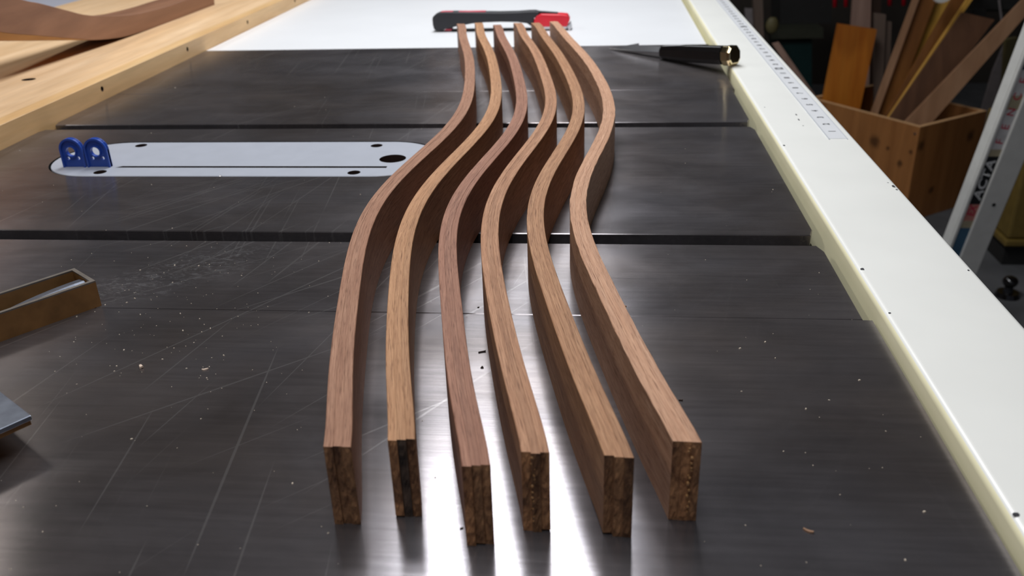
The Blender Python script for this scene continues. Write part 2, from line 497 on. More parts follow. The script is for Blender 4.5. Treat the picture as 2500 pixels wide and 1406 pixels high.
# ------------------------------------------------------------------ saw table
TL, TR = -23.94, 6.22
SLOT_F = (35.48, 36.23)
SLOT_N = (23.31, 24.06)
SEAM_F, SEAM_N = 41.91, 18.90
FAR, NEAR = 53.06, 5.0
table = empty('saw_table', (-9, 30, FLOOR_Z), 'wide dark cast iron saw table with ground top, two long grooves and a grey insert', 'table saw')


def corner_rect(x0, x1, y0, y1, cut=(0, 0, 0, 0)):
    """corners cut at (x0y0, x1y0, x1y1, x0y1)"""
    p = []
    a, b = 0.13, 0.42
    p += [(x0 + a, y0), ] if cut[0] else [(x0, y0)]
    p += [(x1 - a, y0), (x1, y0 + b)] if cut[1] else [(x1, y0)]
    p += [(x1, y1 - b), (x1 - a, y1)] if cut[2] else [(x1, y1)]
    p += [(x0 + a, y1), (x0, y1 - b)] if cut[3] else [(x0, y1)]
    if cut[0]: p += [(x0, y0 + b)]
    return p


INS = (-18.72, -8.05, 31.40, 2.12)
c = MB()
c.plate(corner_rect(TL, TR, SEAM_N, SLOT_N[0], (0, 0, 1, 1)), [], -0.42, 0, 0.026)
c.plate(corner_rect(TL, TR, SLOT_N[1], SLOT_F[0], (1, 1, 1, 1)), [stadium(INS[0], INS[1], INS[2], INS[3] + 0.075, 24)], -0.42, 0, 0.026, hole_mat=1)
c.plate(corner_rect(TL, TR, SLOT_F[1], SEAM_F, (1, 1, 0, 0)), [], -0.42, 0, 0.026)
c.box((TL, SEAM_N, -1.5), (TR, SLOT_N[1] - 0.75, -0.42), 1)
c.box((TL, SLOT_N[0], -1.5), (TR, SLOT_N[1], -0.42), 1)
c.box((TL, SLOT_N[1], -1.5), (TR, 29.0, -0.42), 1)
c.box((TL, 29.0, -1.5), (-21.2, 33.8, -0.42), 1).box((-5.6, 29.0, -1.5), (TR, 33.8, -0.42), 1)
c.box((-21.2, 29.0, -1.5), (-5.6, 33.8, -1.2), 1)
c.box((TL, 33.8, -1.5), (TR, SEAM_F, -0.42), 1)
c.build('center_casting', [M['steel'], M['iron_dark']], table, recalc=False)
for y0, y1, xr in ((NEAR, SEAM_N - 0.006, 6.43), (SEAM_F + 0.006, FAR, 6.33)):
    w = MB().plate(corner_rect(TL, xr, y0, y1), [], -0.5, 0, 0.022)
    w.box((TL, y0, -1.5), (xr, y1, -0.5), 1)
    w.build('wing', [M['steel'], M['iron_dark']], table, recalc=False)
MB().box((-20, 20, FLOOR_Z), (2, 41, -1.5)).build('cabinet', M['olive'], table, bevel=0.3)

# grey insert plate
ins = empty('insert_plate', (-13.4, 31.4, -0.4), 'pale grey rounded insert plate with kerf slot and finger hole let into the saw table', 'insert plate')
holes = [circle(x, y, 0.235) for x, y in ((-18.32, 33.10), (-8.62, 33.0), (-8.68, 29.68), (-18.26, 29.72))]
holes.append(circle(-7.62, 31.32, 0.50, 32))
holes.append([(-17.95, 30.25), (-7.62, 30.21), (-7.62, 30.40), (-17.75, 30.43)])
MB().plate(stadium(INS[0], INS[1], INS[2], INS[3], 24), holes, -0.4, -0.004, 0.02, hole_mat=1).build('plate', [M['insert'], M['hole']], ins, recalc=False)
for x, y in ((-18.32, 33.10), (-8.62, 33.0), (-8.68, 29.68), (-18.26, 29.72)):
    MB().tube((x, y, -0.38), (x, y, -0.2), 0.19, 0.19, 12).build('levelling_screw', M['iron_dark'], ins)
MB().blob((-13.46, 29.26, 0.0), 0.05, sz=0.5).build('nib', M['chrome'], ins)

# blue stops standing on the insert
for k, x in enumerate((-19.55, -18.59)):
    y, wd = 30.36, 0.445
    t = empty('blue_stop', (x, y, 0), '%s blue plastic arched tab with round hole, on the grey insert' % ('left' if k == 0 else 'right'), 'plastic tab', 'blue plastic tabs on the insert plate')
    out = [(x - wd, 0.0), (x + wd, 0.0)] + [(x + wd * math.cos(a), 0.66 + wd * math.sin(a)) for a in [math.pi * i / 14 for i in range(15)]]
    hl = [circle(x - 0.02, 0.60, 0.175, 20), circle(x - 0.20, 0.33, 0.055, 10, 0.07), circle(x + 0.20, 0.33, 0.055, 10, 0.07)]
    MB().plate(out, hl, y - 0.02, y + 0.07, 0, 'xz').build('web', M['blue'], t)
    inner = [(x - wd + 0.07, 0.0), (x + wd - 0.07, 0.0)] + [(x + (wd - 0.07) * math.cos(a), 0.66 + (wd - 0.07) * math.sin(a)) for a in [math.pi * i / 14 for i in range(15)]]
    b = MB(); n = len(out)
    ringo = out[1:] + out[:1]; ringi = inner[1:] + inner[:1]
    for h0, h1 in ((y - 0.10, y + 0.10),):
        for i in range(n - 1):
            (a0, b0), (a1, b1), (c0, d0), (c1, d1) = ringo[i], ringo[i + 1], ringi[i], ringi[i + 1]
            b.hexa([(a0, h0, b0), (a1, h0, b1), (c1, h0, d1), (c0, h0, d0), (a0, h1, b0), (a1, h1, b1), (c1, h1, d1), (c0, h1, d0)])
    b.build('raised_rim', M['blue'], t)
    ro, ri = circle(x - 0.02, 0.60, 0.225, 20), circle(x - 0.02, 0.60, 0.175, 20)
    b = MB(); b.plate(ro, [ri], y - 0.09, y - 0.02, 0, 'xz'); b.build('boss', M['blue'], t)

# white extension table
ext = empty('extension_table', (-9, 75, FLOOR_Z), 'white melamine extension tabletop beyond the cast iron saw table', 'table')
MB().box((TL + 0.02, FAR + 0.03, -1.0), (6.2, 100, 0.0)).build('tabletop', M['melamine'], ext, bevel=0.03)
for x in (-22, 4):
    MB().box((x - 1, 96, FLOOR_Z), (x + 1, 98, -1.0)).build('leg', M['olive'], ext)

# fence rail with ruler
rail = empty('fence_rail', (7.9, 40, -2.6), 'long cream white square steel rail with ruler tape running along the saw table', 'rail')
RX0, RX1, RZ = 6.50, 9.36, 0.40
prof = []
for cx, cz, a0 in ((RX1 - 0.16, RZ - 0.16, 0), (RX0 + 0.16, RZ - 0.16, 90), (RX0 + 0.16, RZ - 2.84, 180), (RX1 - 0.16, RZ - 2.84, 270)):
    prof += [(cx + 0.16 * math.cos(math.radians(a0 + 15 * i)), cz + 0.16 * math.sin(math.radians(a0 + 15 * i))) for i in range(7)]
b = MB(); ys = [-12 + i * 4 for i in range(29)]
n = len(prof)
b.v = [Vector((x, y, z)) for y in ys for x, z in prof]
for k in range(len(ys) - 1):
    for i in range(n):
        j = (i + 1) % n
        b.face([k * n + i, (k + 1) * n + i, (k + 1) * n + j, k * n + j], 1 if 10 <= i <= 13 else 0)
b.face(list(range(n)), 0); b.face([(len(ys) - 1) * n + i for i in reversed(range(n))], 0)
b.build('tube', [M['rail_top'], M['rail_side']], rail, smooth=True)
tape = MB().box((8.42, 32.35, RZ), (9.02, 98, RZ + 0.012)).build('ruler_tape', M['tape'], rail)
MB().box((8.37, 32.25, RZ), (8.42, 98, RZ + 0.02)).build('cover_edge', M['tape_edge'], rail)
MB().box((9.02, 32.25, RZ), (9.06, 98, RZ + 0.02)).build('cover_edge', M['tape_edge'], rail)


def text_mesh(txt, size, shear=0.0, bold=0.0):
    cu = bpy.data.curves.new('text', 'FONT'); cu.body = txt; cu.size = size; cu.align_x = 'CENTER'; cu.align_y = 'CENTER'
    cu.shear = shear; cu.offset = bold; cu.resolution_u = 3
    o = bpy.data.objects.new('text', cu); COL.objects.link(o)
    bpy.context.view_layer.update()
    me = bpy.data.meshes.new_from_object(o.evaluated_get(bpy.context.evaluated_depsgraph_get()))
    bpy.data.objects.remove(o); bpy.data.curves.remove(cu)
    return me


def place_text(name, txt, size, mat, parent, org, ax, ay, shear=0.0, bold=0.0, label=None):
    me = text_mesh(txt, size, shear, bold)
    ax, ay, org = Vector(ax), Vector(ay), Vector(org)
    base = ORG[parent.name]
    for v in me.vertices:
        v.co = (org + ax * v.co.x + ay * v.co.y - base) * IN
    me.materials.clear(); me.materials.append(mat)
    o = bpy.data.objects.new(name, me); COL.objects.link(o); o.parent = parent
    ORG[o.name] = base
    if label: o['label'] = label
    return o


for k in range(1, 61):
    big = k % 12 == 0
    place_text('number', str(k), 0.50 if big else 0.34, M['ink'], tape, (8.74, 32.30 + k, RZ + 0.014), (0, 1, 0), (-1, 0, 0), bold=0.03 if big else 0.018)

# dark nicks in the rail paint
chips = MB()
for px, py, sx, sy in ((1914, 355, .05, .09), (2106, 657, .05, .07), (2378, 660, .03, .05), (1944, 280, .03, .12), (1950, 292, .03, .14), (1961, 307, .03, .05), (2196, 455, .05, .12), (2205, 463, .03, .06), (1867, 262, .02, .06), (2172, 764, .04, .04), (2480, 1256, .07, .05), (2168, 446, .03, .02)):
    p = at(px, py, RZ)
    p.x = min(p.x, RX1 - 0.17)
    chips.plate([(p.x + sx * random.uniform(.7, 1.2) * math.cos(a), p.y + sy * random.uniform(.7, 1.2) * math.sin(a)) for a in [2 * math.pi * i / 7 for i in range(7)]], [], RZ - 0.002, RZ + 0.004)
tag(chips.build('paint_nick', M['ink'], rail), kind='stuff')

# ------------------------------------------------------------------ walnut strips
STRIPS = [
    (11.264, 51.800, [-5.874, -1.4428, -0.3005, -0.5889, 0.2967, 0.1285, -0.1379, -0.0019, 0.0512, -0.0323, -0.0276, 0.0116]),
    (11.482, 52.074, [-4.8259, -1.4785, -0.3885, -0.5492, 0.3261, 0.1144, -0.1298, 0.014, 0.0482, -0.0324, -0.0266, 0.0091]),
    (10.872, 51.268, [-3.6679, -1.5225, -0.2894, -0.5806, 0.2905, 0.135, -0.1397, -0.0024, 0.0648, -0.0304, -0.0322, 0.0118]),
    (11.280, 51.775, [-2.6205, -1.3865, -0.3231, -0.5841, 0.2884, 0.1271, -0.1379, 0.0027, 0.054, -0.027, -0.034, 0.0035]),
    (11.218, 51.735, [-1.4982, -1.5158, -0.2744, -0.5902, 0.2768, 0.1236, -0.1458, -0.0063, 0.0509, -0.0285, -0.0254, 0.0088]),
    (11.647, 52.088, [-0.4188, -1.5422, -0.3233, -0.5929, 0.2878, 0.1238, -0.1388, 0.0035, 0.049, -0.0327, -0.0167, 0.0155])]
TONES = [((160, 116, 92), (120, 80, 62), (184, 142, 116)), ((174, 128, 92), (128, 86, 58), (200, 156, 118)), ((148, 104, 84), (108, 70, 56), (174, 130, 108)),
         ((168, 122, 92), (122, 82, 58), (194, 150, 118)), ((174, 128, 94), (126, 84, 58), (198, 154, 118)), ((188, 144, 114), (150, 106, 80), (204, 164, 136))]
LABELS = ['leftmost of the six wavy walnut strips, beside the grey insert plate',
          'yellowish wavy walnut strip with a dark blackened near end, second from the left',
          'reddest wavy walnut strip, its near end reaching closest to the viewer',
          'wavy walnut strip with a row of glue beads on its near end, fourth from left',
          'wavy golden brown walnut strip directly left of the rightmost strip',
          'rightmost wavy walnut strip, palest, with fuzzy saw marks along its top']
HS, TH = 1.57, 0.44


def cheb(c, u):
    b1 = b2 = 0.0
    for k in range(len(c) - 1, 0, -1):
        b1, b2 = 2 * u * b1 - b2 + c[k], b1
    return u * b1 - b2 + c[0]


rng = random.Random(3)
for si, (y0, y1, co) in enumerate(STRIPS):
    cx = cheb(co, 0); cy = (y0 + y1) / 2
    root = empty('walnut_strip', (cx, cy, 0), LABELS[si], 'wood strip', 'six wavy walnut strips on the saw table')
    col, dk, lt = [srgb(*q) for q in TONES[si]]
    mt = walnut_uv('walnut_strip_%s' % 'abcdef'[si], col, dk, lt)
    NS = 110
    ends = [rng.uniform(-0.045, 0.045) for _ in range(3)]
    fends = [rng.uniform(-0.03, 0.03) for _ in range(3)]
    lows = [rng.choice((0.0, 0.0, 0.035)) for _ in range(3)]
    lows[rng.randrange(3)] = 0.0
    for ply in range(3):
        o0 = -TH / 2 + TH * ply / 3 + (0.0 if ply == 0 else 0.0010)
        o1 = -TH / 2 + TH * (ply + 1) / 3 - (0.0 if ply == 2 else 0.0010)
        top = HS - (0.0, 0.006, 0.002)[(ply + si) % 3]
        ya, yb = y0 + ends[ply], y1 + fends[ply]
        b = MB(); s = 0.0; prev = None; rows = []
        zr = [lows[ply]] + [0.2 * i for i in range(1, 8)] + [top]
        ch = 0.012
        for k in range(NS + 1):
            t = k / NS
            y = ya + (yb - ya) * t
            u = (y - y0) / (y1 - y0) * 2 - 1
            x = cheb(co, u)
            d = (cheb(co, u + 0.004) - cheb(co, u - 0.004)) / (0.004 * (y1 - y0))
            nx, ny = 1 / math.sqrt(1 + d * d), -d / math.sqrt(1 + d * d)
            e = min(t, 1 - t) * (yb - ya)
            if e < 0.5:      # ends are cut square to the saw table: slide the normal towards X
                q = 1 - e / 0.5
                nx2, ny2 = math.sqrt(1 + d * d), 0.0
                nx, ny = nx + (nx2 - nx) * q, ny + (ny2 - ny) * q
            if prev is not None: s += math.hypot(x - prev[0], y - prev[1])
            prev = (x, y)
            jl = jr = 0.0
            if si == 5: jl, jr = rng.uniform(-0.008, 0.008) * (ply == 0), rng.uniform(-0.008, 0.008) * (ply == 2)
            cl, cr = (ch if ply == 0 else 0.0015), (ch if ply == 2 else 0.0015)
            zb = lows[ply] if t < 0.02 else 0.0
            sec = [(o0, zb), (o1, zb), (o1 + jr, top - cr), (o1 - cr, top), (o0 + cl, top), (o0 + jl, top - cl)]
            rows.append((s, [(x + nx * o, y + ny * o, z) for o, z in sec], [o for o, z in sec]))
        base = len(b.v)
        for _, pts, _ in rows: b.v += [Vector(p) for p in pts]
        for k in range(NS):
            s0, s1 = rows[k][0], rows[k + 1][0]
            for i in range(6):
                j = (i + 1) % 6
                oa, ob = rows[k][2][i] + TH / 2, rows[k][2][j] + TH / 2
                b.face([k * 6 + i, k * 6 + j, (k + 1) * 6 + j, (k + 1) * 6 + i], 0, [(s0, oa), (s0, ob), (s1, ob), (s1, oa)])
        # ragged near end: a grid pushed in and out
        cols, rws = 5, 16
        g0 = len(b.v); P = rows[0][1]
        for r in range(rws + 1):
            for q in range(cols + 1):
                fr, fq = r / rws, q / cols
                zl = lows[ply]
                z = zl + (top - zl) * fr
                xx = P[0][0] + (P[1][0] - P[0][0]) * fq
                edge = q in (0, cols) or r == rws
                yy = P[0][1] - (0.0 if edge else abs(noise.noise(Vector((xx * 14, z * 9, si * 7.3 + ply * 3.1)))) * 0.05) + (rng.uniform(-0.006, 0.012))
                if r == 0: yy += 0.01
                if r == 0 and q not in (0, cols): z += rng.uniform(0, 0.03)
                b.v.append(Vector((xx, yy, z)))
        for r in range(rws):
            for q in range(cols):
                i = g0 + r * (cols + 1) + q
                b.face([i, i + 1, i + cols + 2, i + cols + 1], 1)
        b.face([NS * 6 + i for i in range(6)], 1)
        b.face([i for i in reversed(range(6))], 1)
        b.build('ply', [mt, M['end_dark'] if (si, ply) == (1, 1) else M['end']], root, recalc=False)
    if si in (3, 5):
        g = MB(); xg = cheb(co, -1) + (-0.03 if si == 3 else 0.06)
        z = 1.47
        while z > 0.15:
            r = rng.uniform(0.014, 0.034)
            g.blob((xg + rng.uniform(-0.035, 0.035), y0 - 0.035, z), r, 7, 5, sz=rng.uniform(0.9, 1.8))
            z -= r * 2 + rng.uniform(0.0, 0.09)
        tag(g.build('glue_bead', M['glue'], root, smooth=True), 'row of shiny dried glue beads', kind='stuff')

# ------------------------------------------------------------------ wooden outfeed table at the left
OT = 0.92
of = empty('outfeed_table', (-32, 50, FLOOR_Z), 'blond wooden worktop with holes in its edge, along the left of the saw table', 'worktop')
MB().plate([(-41.3, 4), (TL - 0.75, 4), (TL - 0.75, 100), (-41.3, 100)], [circle(-27.88, 41.26, 0.34, 22, 0.30)], 0.0, OT, 0.0, hole_mat=1).build('top_panel', [M['maple'], M['hole']], of, recalc=False)
MB().box((-41.3, 4, -0.3), (TL - 0.75, 100, -0.001)).build('under_panel', M['maple_edge'], of)
eh = [circle(y, z, 0.13, 16) for y, z in ((30.9, 0.5), (40.83, 0.52), (50.7, 0.54), (60.5, 0.50), (70.9, 0.46))]
MB().plate([(4, -0.3), (100, -0.3), (100, OT), (4, OT)], eh, TL - 0.745, TL - 0.01, 0.02, 'yz', hole_mat=1).build('edge_board', [M['maple_edge'], M['hole']], of, recalc=False)
for x, y in ((-39, 8), (-39, 96), (-26, 96), (-26, 8)):
    MB().box((x - 1.2, y - 1.2, FLOOR_Z), (x + 1.2, y + 1.2, -0.3)).build('leg', M['maple_edge'], of)

# pale bench beyond it
bn = empty('grey_bench', (-54, 84, FLOOR_Z), 'pale lavender grey bench top behind the blond wooden worktop', 'bench')
MB().box((-66, 40, -0.4), (-41.6, 120, 0.6)).build('bench_top', M['bench_grey'], bn, bevel=0.05)
for x, y in ((-64, 42), (-64, 118), (-44, 118), (-44, 42)):
    MB().box((x - 1, y - 1, FLOOR_Z), (x + 1, y + 1, -0.4)).build('leg', M['olive'], bn)

# thick curved walnut piece lying on the wooden table
bt = [(34.0, 5.3), (37.0, 4.1), (40.68, 2.94), (43.85, 2.34), (47.53, 1.69), (50.05, 1.28), (53.0, 1.0), (57.41, OT + 0.005), (61.28, OT + 0.005), (66.0, OT + 0.005)]
tp = [(66.3, 1.86), (61.34, 1.91), (57.84, 1.93), (53.93, 2.09), (50.61, 2.51), (48.51, 2.89), (46.84, 3.38), (44.63, 4.05), (43.35, 4.39), (40.0, 5.5), (37.0, 6.7), (34.6, 7.6)]


def smooth_line(p, n=6):
    r = []
    for i in range(len(p) - 1):
        p0, p1, p2, p3 = [Vector(p[max(0, min(len(p) - 1, i + q))]) for q in (-1, 0, 1, 2)]
        for k in range(n):
            t = k / n
            r.append(tuple(0.5 * ((2 * p1) + (p2 - p0) * t + (2 * p0 - 5 * p1 + 4 * p2 - p3) * t * t + (3 * p1 - p0 - 3 * p2 + p3) * t ** 3)))
    return r + [tuple(p[-1])]


sb, stp = smooth_line(bt), smooth_line(tp)
sb = [(y, max(z, OT + 0.003)) for y, z in sb]
cb = empty('curved_board', (-29.2, 58, OT), 'thick upswept walnut board lying on the blond wooden worktop, its near end raised', 'board')
lift = []
low = [(y, z + (0.42 * min(1, max(0, (48.5 - y) / 8.5)))) for y, z in sb]
MB().plate(low + stp, [], -30.7, -28.45, 0.02, 'yz').build('body', M['blank'], cb)
lo = [q for q in zip(sb, low) if q[1][1] - q[0][1] > 0.02]
MB().plate([a for a, _ in lo] + [(q[0], q[1] - 0.002) for _, q in reversed(lo)], [], -30.7, -28.45, 0.01, 'yz').build('bounce_band', M['blank_edge'], cb)  # light bounced up from the worktop, put in as an amber band
MB().box((-30.7, 33.9, OT + 0.002), (-28.6, 35.2, 5.1)).build('prop_block', M['blank_edge'], cb)

# ------------------------------------------------------------------ steel block and plate at the left edge
pR, pT, pL, pLT = Vector((-12.51, 19.03, 0.7)), Vector((-13.48, 19.80, 0.7)), Vector((-13.88, 17.22, .7)), Vector((-14.57, 18.29, .7))
ax = (pL - pR); ax.z = 0; ax = ax.normalized(); ay = Vector((ax.y, -ax.x, 0))
if ay.y < 0: ay = -ay
L, WD = 6.5, 1.22
P = lambda a, w, z: Vector((pR.x, pR.y, 0)) + ax * a + ay * w + Vector((0, 0, z))
blk = empty('hollow_steel_block', tuple(P(L / 2, WD / 2, 0)), 'brown sided steel block with a hollow top at the left edge of the saw table', 'steel block')
b = MB()
o_ = [P(0, 0, 0), P(L, 0, 0), P(L, WD, 0), P(0, WD, 0)]
rm = 0.10
i_ = [P(rm, rm, 0), P(L - rm, rm, 0), P(L - rm, WD - rm, 0), P(rm, WD - rm, 0)]
Z = Vector((0, 0, 1))
for k in range(4):
    j = (k + 1) % 4
    b.hexa([o_[k], o_[j], i_[j], i_[k]] + [q + Z * 0.66 for q in (o_[k], o_[j], i_[j], i_[k])], 0)
b.hexa(i_ + [q + Z * 0.12 for q in i_], 1)
b.build('shell', [M['side_brown'], M['iron_dark']], blk)
b = MB()
for k in range(4):
    j = (k + 1) % 4
    b.hexa([q + Z * 0.661 for q in (o_[k], o_[j], i_[j], i_[k])] + [q + Z * 0.70 for q in (o_[k], o_[j], i_[j], i_[k])], 0)
b.build('rim', M['rim'], blk)
b = MB()
rings = []
for k in range(9):
    a = 0.13 + 2.1 * k / 8
    h = 0.58 - 0.2 * (k / 8) ** 2
    rings.append([P(a, 0.13, 0.13), P(a, 0.75, 0.13), P(a, 0.70, h), P(a, 0.40, h + 0.05), P(a, 0.13, h - 0.04)])
b.ring_prism(rings).build('inner_wedge', M['bluegrey'], blk)
b = MB()
b.hexa([P(2.3, 0.15, 0.13), P(5.5, 0.15, 0.13), P(5.5, 1.05, 0.13), P(2.3, 1.05, 0.13), P(2.4, 0.15, 0.30), P(5.4, 0.15, 0.42), P(5.4, 1.0, 0.42), P(2.4, 1.0, 0.30)])
b.build('inner_bar', M['bluegrey'], blk)

q0, q1, q2, q3 = at(76, 1014, .7), at(46, 991, .7), at(0, 955, .7), at(0, 1048, .7)
d1 = (q2 - q0).normalized(); d2 = (q3 - q0).normalized()
spl = empty('steel_plate', tuple(at(0, 1010, 0)), 'blue grey steel plate with brown edge jutting in at the lower left', 'steel plate')
Q = lambda a, c_, z: Vector((q0.x, q0.y, z)) + d1 * a + d2 * c_
MB().hexa([Q(0, 0, .60), Q(3, 0, .60), Q(3, 3, .60), Q(0, 3, .60), Q(0, 0, .7), Q(3, 0, .7), Q(3, 3, .7), Q(0, 3, .7)]).build('plate', M['bluegrey'], spl, bevel=0.015)
MB().hexa([Q(.03, .03, .50), Q(3, .03, .50), Q(3, 3, .50), Q(.03, 3, .50), Q(.03, .03, .6), Q(3, .03, .6), Q(3, 3, .6), Q(.03, 3, .6)]).build('brown_edge', M['side_brown'], spl)
MB().hexa([Q(.9, .9, 0), Q(2.8, .9, 0), Q(2.8, 2.8, 0), Q(.9, 2.8, 0), Q(.9, .9, .5), Q(2.8, .9, .5), Q(2.8, 2.8, .5), Q(.9, 2.8, .5)]).build('foot', M['iron_dark'], spl)

# ------------------------------------------------------------------ knife
kn = empty('knife', (3.5, 50, 0), 'short pointed knife with a glossy black handle and polished brass butt, beside the rail', 'knife')
tip = Vector((0.45, 51.85, 0.03)); hs = Vector((3.40, 49.0, 0.36)); he = Vector((6.46, 45.2, 0.90))
kx = (he - hs).normalized(); ks = Vector((kx.y, -kx.x, 0)).normalized()
if ks.y > 0: ks = -ks
ku = kx.cross(ks)
if ku.z < 0: ku = -ku
fl = (ku * 0.62 - ks * 0.78).normalized()        # the blade lies over on its side


def sect(c_, w, h):
    k = [(-w * .62, -h), (w * .62, -h), (w, -h * .45), (w, h * .45), (w * .62, h), (-w * .62, h), (-w, h * .45), (-w, -h * .45)]
    return [c_ + ks * a + ku * b_ for a, b_ in k]


MB().ring_prism([sect(hs, .24, .26), sect(hs + kx * .12, .34, .34), sect(hs + kx * 1.6, .39, .42), sect(hs + (he - hs) * 0.93, .42, .44)]).build('handle', M['black_gloss'], kn, bevel=0.05, seg=3)
hb = hs + (he - hs) * 0.945
MB().ring_prism([sect(hb, .42, .43), sect(hb + kx * .1, .45, .47), sect(hb + kx * .48, .45, .47), sect(hb + kx * .62, .36, .38)]).build('brass_butt', M['brass'], kn, bevel=0.04, seg=3)
bx = (hs - tip).normalized(); bl = (hs - tip).length
w_ = fl
prof = [(0, 0), (0.35, 0.06), (1.2, 0.30), (2.05, 0.52), (2.12, 0.40), (2.35, 0.38), (bl + .1, 0.40), (bl + .1, -0.02), (2.4, -0.05), (1.2, -0.03)]
bn_ = bx.cross(w_).normalized() * 0.028
b = MB()
pts = [tip + bx * a + w_ * (c_ * 1.0) for a, c_ in prof]
k0 = len(pts)
b.v = [p - bn_ * (0.15 if i == 0 else 1) for i, p in enumerate(pts)] + [p + bn_ * (0.15 if i == 0 else 1) for i, p in enumerate(pts)]
b.face(list(range(k0))); b.face([k0 + i for i in reversed(range(k0))])
for i in range(k0): b.face([i, (i + 1) % k0, k0 + (i + 1) % k0, k0 + i])
b.build('blade', M['blade'], kn)

# ------------------------------------------------------------------ red and black bow handled tool
YT = 58.35
px2 = lambda u, v: aty(1040 + u / 6.25, v / 6.25, YT)
tool = empty('bow_handled_tool', (-6.3, YT + 0.5, 0), 'red and black bow handled shaping tool lying on the white tabletop beyond the strips', 'hand tool')


def xz(seq): return [(px2(u, v).x, px2(u, v).z) for u, v in seq]


hp = xz([(95, 300), (100, 262), (130, 232), (185, 205), (270, 190), (500, 190), (800, 194), (1100, 197), (1400, 190), (1560, 178), (1660, 175), (1720, 190), (1720, 262), (1640, 275), (1640, 405), (1600, 400), (1540, 358), (1400, 340), (1150, 336), (900, 343), (700, 362), (450, 408), (310, 442), (235, 470), (150, 474), (118, 440), (102, 380)])
MB().plate(hp, [], YT, YT + 0.85, 0, 'xz').build('handle', M['black_rubber'], tool, bevel=0.12, seg=3)
rp = xz([(1655, 282), (1700, 236), (1760, 215), (2060, 222), (2160, 232), (2198, 300), (2150, 405), (1640, 410)])
MB().plate(rp, [], YT - 0.06, YT + 0.92, 0, 'xz').build('red_head', M['red'], tool, bevel=0.07, seg=3)
p = [px2(1560, 184), px2(2010, 216)]
MB().hexa([(p[0].x, YT + .25, p[0].z - .08), (p[1].x, YT + .25, p[1].z - .1), (p[1].x, YT + .65, p[1].z - .1), (p[0].x, YT + .65, p[0].z - .08), (p[0].x, YT + .25, p[0].z + .05), (p[1].x, YT + .25, p[1].z + .05), (p[1].x, YT + .65, p[1].z + .05), (p[0].x, YT + .65, p[0].z + .05)]).build('thumb_rest', M['black_rubber'], tool, bevel=0.04)
for u0, u1 in ((215, 400), (480, 900)):
    a_, c_ = px2(u0, 200), px2(u1, 200)
    MB().box((a_.x, YT + .25, a_.z - .1), (c_.x, YT + .7, a_.z + 0.045)).build('red_inlay', M['red_rubber'], tool, bevel=0.03)
sole = xz([(380, 458), (2185, 486), (2185, 500), (380, 474)])
z0 = 0.012
xa, xb = sole[0][0], sole[1][0]
MB().box((xa, YT + .05, z0), (xb, YT + .8, z0 + 0.07)).build('thin_blade', M['iron_dark'], tool)
MB().plate(xz([(1640, 412), (2150, 408), (2150, 440), (1660, 446)]), [], YT + 0.02, YT + .8, 0, 'xz').build('blade_holder', M['chrome'], tool)
MB().plate(xz([(2155, 400), (2205, 345), (2226, 420), (2180, 482)]), [], YT - .02, YT + .85, 0, 'xz').build('steel_toe', M['chrome'], tool, bevel=0.02)
MB().plate(xz([(275, 474), (300, 446), (390, 446), (385, 474)]), [], YT + .1, YT + .7, 0, 'xz').build('blade_clip', M['red_rubber'], tool)

# ------------------------------------------------------------------ sawdust and chips
r2 = random.Random(11)
d = MB()


def clear(x, y, m=0.35):
    for y0, y1, co in STRIPS:
        if y0 - .2 < y < y1 + .2 and abs(x - cheb(co, (y - y0) / (y1 - y0) * 2 - 1)) < m: return False
    return True


cnt = 0
while cnt < 300:
    px, py = r2.uniform(0, 2450), r2.uniform(130, 1400)
    if r2.random() < 0.45: px, py = r2.gauss(420, 160), r2.gauss(760, 130)
    p = at(px, py, 0)
    if not (TL + .2 < p.x < 6.1 and 9 < p.y < 52.5 and clear(p.x, p.y)): continue
    if any(a < p.y < b_ for a, b_ in (SLOT_F, SLOT_N)) or (29 < p.y < 34 and -21 < p.x < -5.7): continue
    s = r2.choice((.005, .006, .007, .009, .013)) * r2.uniform(.7, 1.2)
    a = r2.uniform(0, 3.14); u_ = Vector((math.cos(a), math.sin(a), 0)) * s * r2.uniform(1, 2.0); v_ = Vector((-math.sin(a), math.cos(a), 0)) * s
    p.z = 0.001
    d.hexa([p - u_ - v_, p + u_ - v_, p + u_ + v_, p - u_ + v_] + [q * 1 + Vector((0, 0, s)) for q in (p - u_ * .7 - v_ * .6, p + u_ * .8 - v_ * .7, p + u_ * .6 + v_ * .8, p - u_ * .8 + v_ * .7)])
    cnt += 1
tag(d.build('sawdust', M['dust']), 'fine pale sawdust specks scattered over the dark saw table', 'sawdust', kind='stuff')


def chip(px, py, l, w, h, ang, mat, label, name='wood_chip'):
    p = at(px, py, 0); p.z = 0.001
    c_, s_ = math.cos(ang), math.sin(ang)
    b = MB(); rings = []
    for k in range(4):
        t = k / 3 - .5
        o = p + Vector((c_, s_, 0)) * l * t + Vector((-s_, c_, 0)) * r2.uniform(-.2, .2) * w
        ww = w * (0.35 + 0.65 * math.sin(math.pi * (k + .5) / 4))
        zz = 0 if k in (0, 1, 2) else h * .3
        sd = Vector((-s_, c_, 0)) * ww / 2
        rings.append([o - sd + Z * zz, o + sd + Z * zz, o + sd * .6 + Z * (zz + h), o - sd * .8 + Z * (zz + h * .9)])
    b.ring_prism(rings)
    tag(b.build(name, mat, origin=tuple(p)), label, 'wood chip', 'loose wood chips on the saw table')


